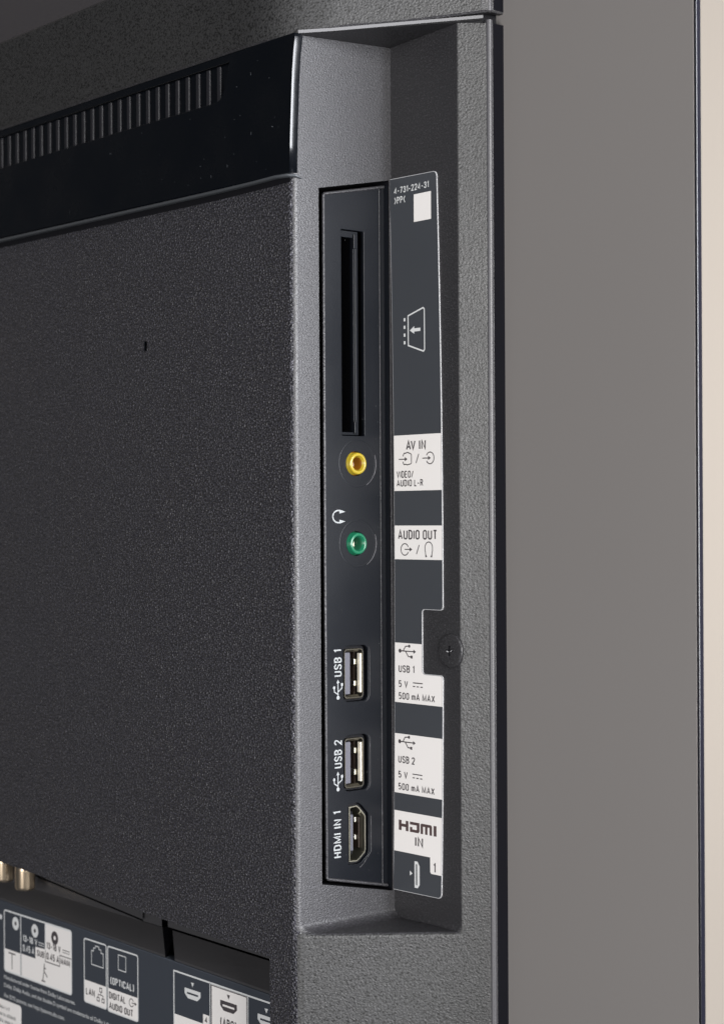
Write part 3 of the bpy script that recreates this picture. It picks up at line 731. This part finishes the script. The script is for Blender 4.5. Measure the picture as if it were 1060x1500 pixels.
# ================================================================== lower connector bay
YB = -24.0
FK = ON_REAR(YB)
def l3(x): return -116.2 + (x + 158.9) * (-118.8 + 116.2) / (137.4)
def l2(x): return -109.1 + (x + 144.2) * (-113.0 + 109.1) / 57.1 if x < -80 else -113.05 + (x + 72) * (-.012)
# connector field (tilts nowhere: a flat moulded face)
cf = plate('connector_field', FK, [(-500, l3(-500) - .95), (-9, l3(-9) - .95), (-9, ZL), (-500, ZL)], [], -4, 0, M_CONN, bev=0.25)
def ledge(x0a, x1a, x0b, x1b):
    # sloping shelf between the recess wall (Y -18) and the connector field (Y -24); its cut flanks are black
    t0, t1 = (x0a, -18, l2(x0a)), (x1a, -18, l2(x1a))
    b0_, b1_ = (x0b, -24.2, l3(x0b)), (x1b, -24.2, l3(x1b))
    dn = lambda p: (p[0], p[1], p[2] - .6)
    P_ = [[b0_, b1_, t1, t0], [dn(b0_), dn(b1_), b1_, b0_]]
    P_.append([b1_, dn(b1_), (t1[0], -12, t1[2] - 8), (t1[0], -12, t1[2]), t1]); P_.append([t0, (t0[0], -12, t0[2]), (t0[0], -12, t0[2] - 8), dn(b0_), b0_])
    P_.append([t0, t1, (t1[0], -17.4, t1[2] - 3), (t0[0], -17.4, t0[2] - 3)])
    return build('ledge', P_, [M_LEDGE, M_BLACK], fmat=[0, 0, 1, 1, 1])
ledge(-500, -87.1, -500, -87.1)
ledge(-87.12, -77.8, -87.12, -67.3)
ledge(-72.8, -9, -62.7, -9)
gw = 1.0
build('recess_wall', [[(x0, -19, -85), (x1, -19, -85), (x1, -19, l2(x1) + gw), (x0, -19, l2(x0) + gw)] for x0, x1 in ((-500, -250), (-250, -86.2), (-73.6, -9))] + [[(-87.5, -18.9, -85), (-78.0, -18.9, -85), (-78.0, -18.02, l2(-78.0) + .1), (-87.5, -18.02, l2(-87.5) + .1)]], M_LEDGE, merge=False)
build('recess_depth', [[(-500, -11, -80), (-9, -11, -80), (-9, -11, -135), (-500, -11, -135)]], M_BLACK)
# aerial connectors
def conn(x, y, z, r, lab=None):
    fr = lambda u, v, w_: (x + u, y + v, z - w_)
    polys = []
    j = lathe('aerial_connector', fr, 0, 0, [(r, -16), (r, -.8), (r * .96, -.3), (r * .88, 0), (r * .62, 0), (r * .6, -5)], M_BRASS, n=36)
    lathe('thread', fr, 0, 0, [(r * 1.0, -16)] + [(r * (1.03 if k % 2 else 0.985), -15 + k * .32) for k in range(30)], M_BRASS, j, n=36)
    return j
conn(-139.6, -26.0, -110.6, 3.0); conn(-152.3, -26.0, -109.9, 3.0)

# printed legends in the bay
WK = 0.02
def kl(name, pls, t, closed=True, m_=M_WHITE2, lev=WK + .014): return ink(name, FK, [ribbon(p, t, closed) for p in pls], m_, cf, lev)
def ks(pts, m_=M_WHITE, lev=WK): return sheet('white_field', FK, pts, lev, m_, cf)
def kt(s, u0, u1, v0, v1, m_=M_INK, t=.18): return lettering(s, FK, u0, u1, v0, v1, m_, cf, WK + .03, t=t)
# aerial and satellite box
kl('frame', [rrect(-156.0, -116.4, -138.3, -119.7, .8, 3)], .5)
kl('frame', [[(-145.9, -119.9), (-145.9, -138.1)]], .45, False)
kl('frame', [[(-131.3, -119.9), (-131.3, -128)]], .45, False)
ks([(-155.9, -131.5), (-155.9, -138.2), (-146.3, -138.2), (-146.3, -131.5)])
ks([(-145.5, -131.4), (-145.5, -138.2), (-116.5, -138.2), (-116.5, -119.9), (-131.2, -119.9), (-131.2, -127.6), (-137.2, -127.8), (-137.2, -131.4)])
def disc(u, v, r, m_, m2, lev=WK + .02):
    qs = [[[tuple(p) for p in circ(u, v, r, 24)]]]
    o = ink('socket_symbol', FK, qs, m_, cf, lev)
    ink('socket_symbol', FK, [[[tuple(p) for p in circ(u, v, r * .32, 12)]]], m2, cf, lev + .012)
disc(-149.0, -122.8, 2.0, M_WHITE2, M_INK); disc(-137.4, -123.1, 2.0, M_WHITE2, M_INK); disc(-125.8, -123.3, 2.0, M_INK, M_WHITE)
kt('13-18 V', -144.6, -136.0, -127.4, -125.4, M_WHITE2); kl('dc_symbol', [[(-135.4, -126.2), (-131.9, -126.2)]], .25, False); kl('dc_symbol', [[(-135.4, -126.9), (-131.9, -126.9)]], .2, False)
kt('0.45 A', -144.6, -137.9, -130.4, -128.3, M_WHITE2)
kt('SUB', -136.3, -131.9, -130.4, -128.5)
kt('13-18 V', -130.6, -122.4, -127.2, -125.2); kl('dc_symbol', [[(-121.4, -126.0), (-117.4, -126.0)]], .25, False, M_INK); kl('dc_symbol', [[(-121.4, -126.7), (-117.4, -126.7)]], .2, False, M_INK)
kt('0.45 A', -130.6, -123.4, -130.4, -128.3)
kt('MAIN', -122.4, -117.2, -130.4, -128.5)
kl('frame', [[(-131.3, -128), (-131.3, -131.2), (-123.0, -131.2), (-123.0, -127.9), (-116.6, -127.9)]], .3, False, M_INK)
kl('aerial_symbol', [[(-153.4, -132.4), (-149.2, -132.4)], [(-151.3, -132.4), (-151.3, -137.2)]], .42, False, M_INK)
kl('satellite_symbol', [[(-133.6, -137.3), (-131.4, -137.3)], [(-132.9, -137.2), (-132.2, -134.6)], [(-131.8, -131.9), (-132.2, -134.2), (-130.2, -135.7)], [(-132.2, -133.5), (-131.0, -133.3)]], .4, False, M_INK)
# LAN and optical boxes
kl('frame', [rrect(-109.3, -97.4, -138.7, -120.5, .7, 3), rrect(-96.6, -81.1, -138.9, -120.6, .7, 3)], .42)
ks([(-109.2, -132.4), (-109.2, -138.6), (-97.5, -138.6), (-97.5, -132.4)]); ks([(-96.5, -132.4), (-96.5, -138.8), (-81.2, -138.8), (-81.2, -132.4)])
kl('lan_symbol', [[(-105.3, -127.3), (-105.3, -123.3), (-104.2, -123.3), (-104.2, -122.4), (-103.2, -122.4), (-103.2, -121.7), (-101.3, -121.7), (-101.3, -122.4), (-100.2, -122.4), (-100.2, -123.3), (-99.0, -123.3), (-99.0, -127.3)]], .25, True)
kl('optical_symbol', [[(-91.1, -126.3), (-91.1, -122.1), (-87.2, -122.1), (-87.2, -126.3)]], .25, True)
kt('(OPTICAL)', -95.3, -83.0, -131.1, -129.0, M_WHITE2)
kt('LAN', -108.4, -103.6, -136.5, -134.5)
kl('network_symbol', [[(-101.0, -133.3), (-99.8, -133.3), (-99.8, -134.4), (-101.0, -134.4)], [(-102.4, -136.2), (-101.2, -136.2), (-101.2, -137.2), (-102.4, -137.2)], [(-99.8, -136.2), (-98.6, -136.2), (-98.6, -137.2), (-99.8, -137.2)]], .3, True, M_INK)
kl('network_symbol', [[(-100.4, -134.4), (-100.4, -135.3)], [(-101.8, -136.2), (-101.8, -135.3), (-99.2, -135.3), (-99.2, -136.2)]], .25, False, M_INK)
kt('DIGITAL', -96.0, -87.4, -135.3, -133.3); kt('AUDIO OUT', -96.0, -83.6, -138.2, -136.2)
ink('output_symbol', FK, [ribbon(arc(-84.4, -134.3, 1.1, 1.1, 25, 335, 16), .25), ribbon([(-84.3, -134.3), (-82.2, -134.3)], .25), [[(-82.7, -134.8), (-81.7, -134.3), (-82.7, -133.8)]]], M_INK, cf, WK + .03)
# HDMI boxes
kl('frame', [[(-63.4, -160), (-63.4, -121.4), (-9.5, -121.9), (-9.5, -160)]], .45)
ks([(-63.3, -133.0), (-63.3, -160), (-47.0, -160), (-47.0, -133.0)])
ks([(-46.1, -121.9), (-46.1, -160), (-30.2, -160), (-30.2, -122.1)])
kl('frame', [[(-46.6, -121.6), (-46.6, -160)], [(-29.8, -121.9), (-29.8, -160)]], .3, False)
kl('frame', [[(-45.9, -160), (-45.9, -122.1), (-30.4, -122.25), (-30.4, -160)]], .22, False, M_INK)
def hsym(u, v, ma, mb):
    ink('port_symbol', FK, [[[(u - 3.7, v + 1.2), (u - 3.7, v - .2), (u - 2.2, v - 1.4), (u + 2.2, v - 1.4), (u + 3.7, v - .2), (u + 3.7, v + 1.2)]], [[(u - .7, v + 3.1), (u, v + 1.9), (u + .7, v + 3.1)]]], ma, cf, WK + .02)
    ink('port_symbol', FK, [bar(u - 2.6, u + 2.6, v - .25, v + .25)], mb, cf, WK + .04)
hsym(-54.6, -126.2, M_WHITE2, M_CONN); hsym(-38.3, -126.3, M_INK, M_WHITE); hsym(-22.0, -126.6, M_WHITE2, M_CONN)
ks([(-49.8, -130.4), (-49.8, -133.1), (-47.0, -133.1), (-47.0, -130.4)], M_WHITE, WK + .012); kt('4', -49.0, -47.8, -132.6, -130.9)
kt('(ARC)', -42.0, -34.9, -132.1, -129.6)
# small print
font_text('Manufactured under license from Dolby Laboratories.', FK, -156.4, -140.9, 1.25, 42, M_WHITE2, cf, WK)
font_text('Dolby, Dolby Audio, and the double-D symbol are trademarks of Dolby Laboratories.', FK, -156.4, -143.4, 1.25, 68, M_WHITE2, cf, WK)
font_text('For DTS patents, see http://patents.dts.com.', FK, -156.4, -146.6, 1.25, 36, M_WHITE2, cf, WK)
ink('socket_symbol', FK, [[[tuple(p) for p in circ(-158.2, -122.2, .8, 16)]]], M_WHITE2, cf, WK)
st = plate('paper_label', FK, rrect(-176, -145.9, -170, -147.5, 1.2), [], 0.01, 0.1, M_WHITE, cf)
rnd = random.Random(3)
for zrow, e in ((-150.4, -152.8), (-152.6, -148.8), (-154.6, -148.5)):
    qs = []; u = -175
    while u < e:
        l = rnd.uniform(.35, .7); qs.append(bar(u, u + l * .6, zrow, zrow + rnd.uniform(.8, 1.15))); u += l + rnd.choice([.15, .15, .15, .6])
    ink('blurred_print', FK, qs, M_NAVY, cf, 0.12)
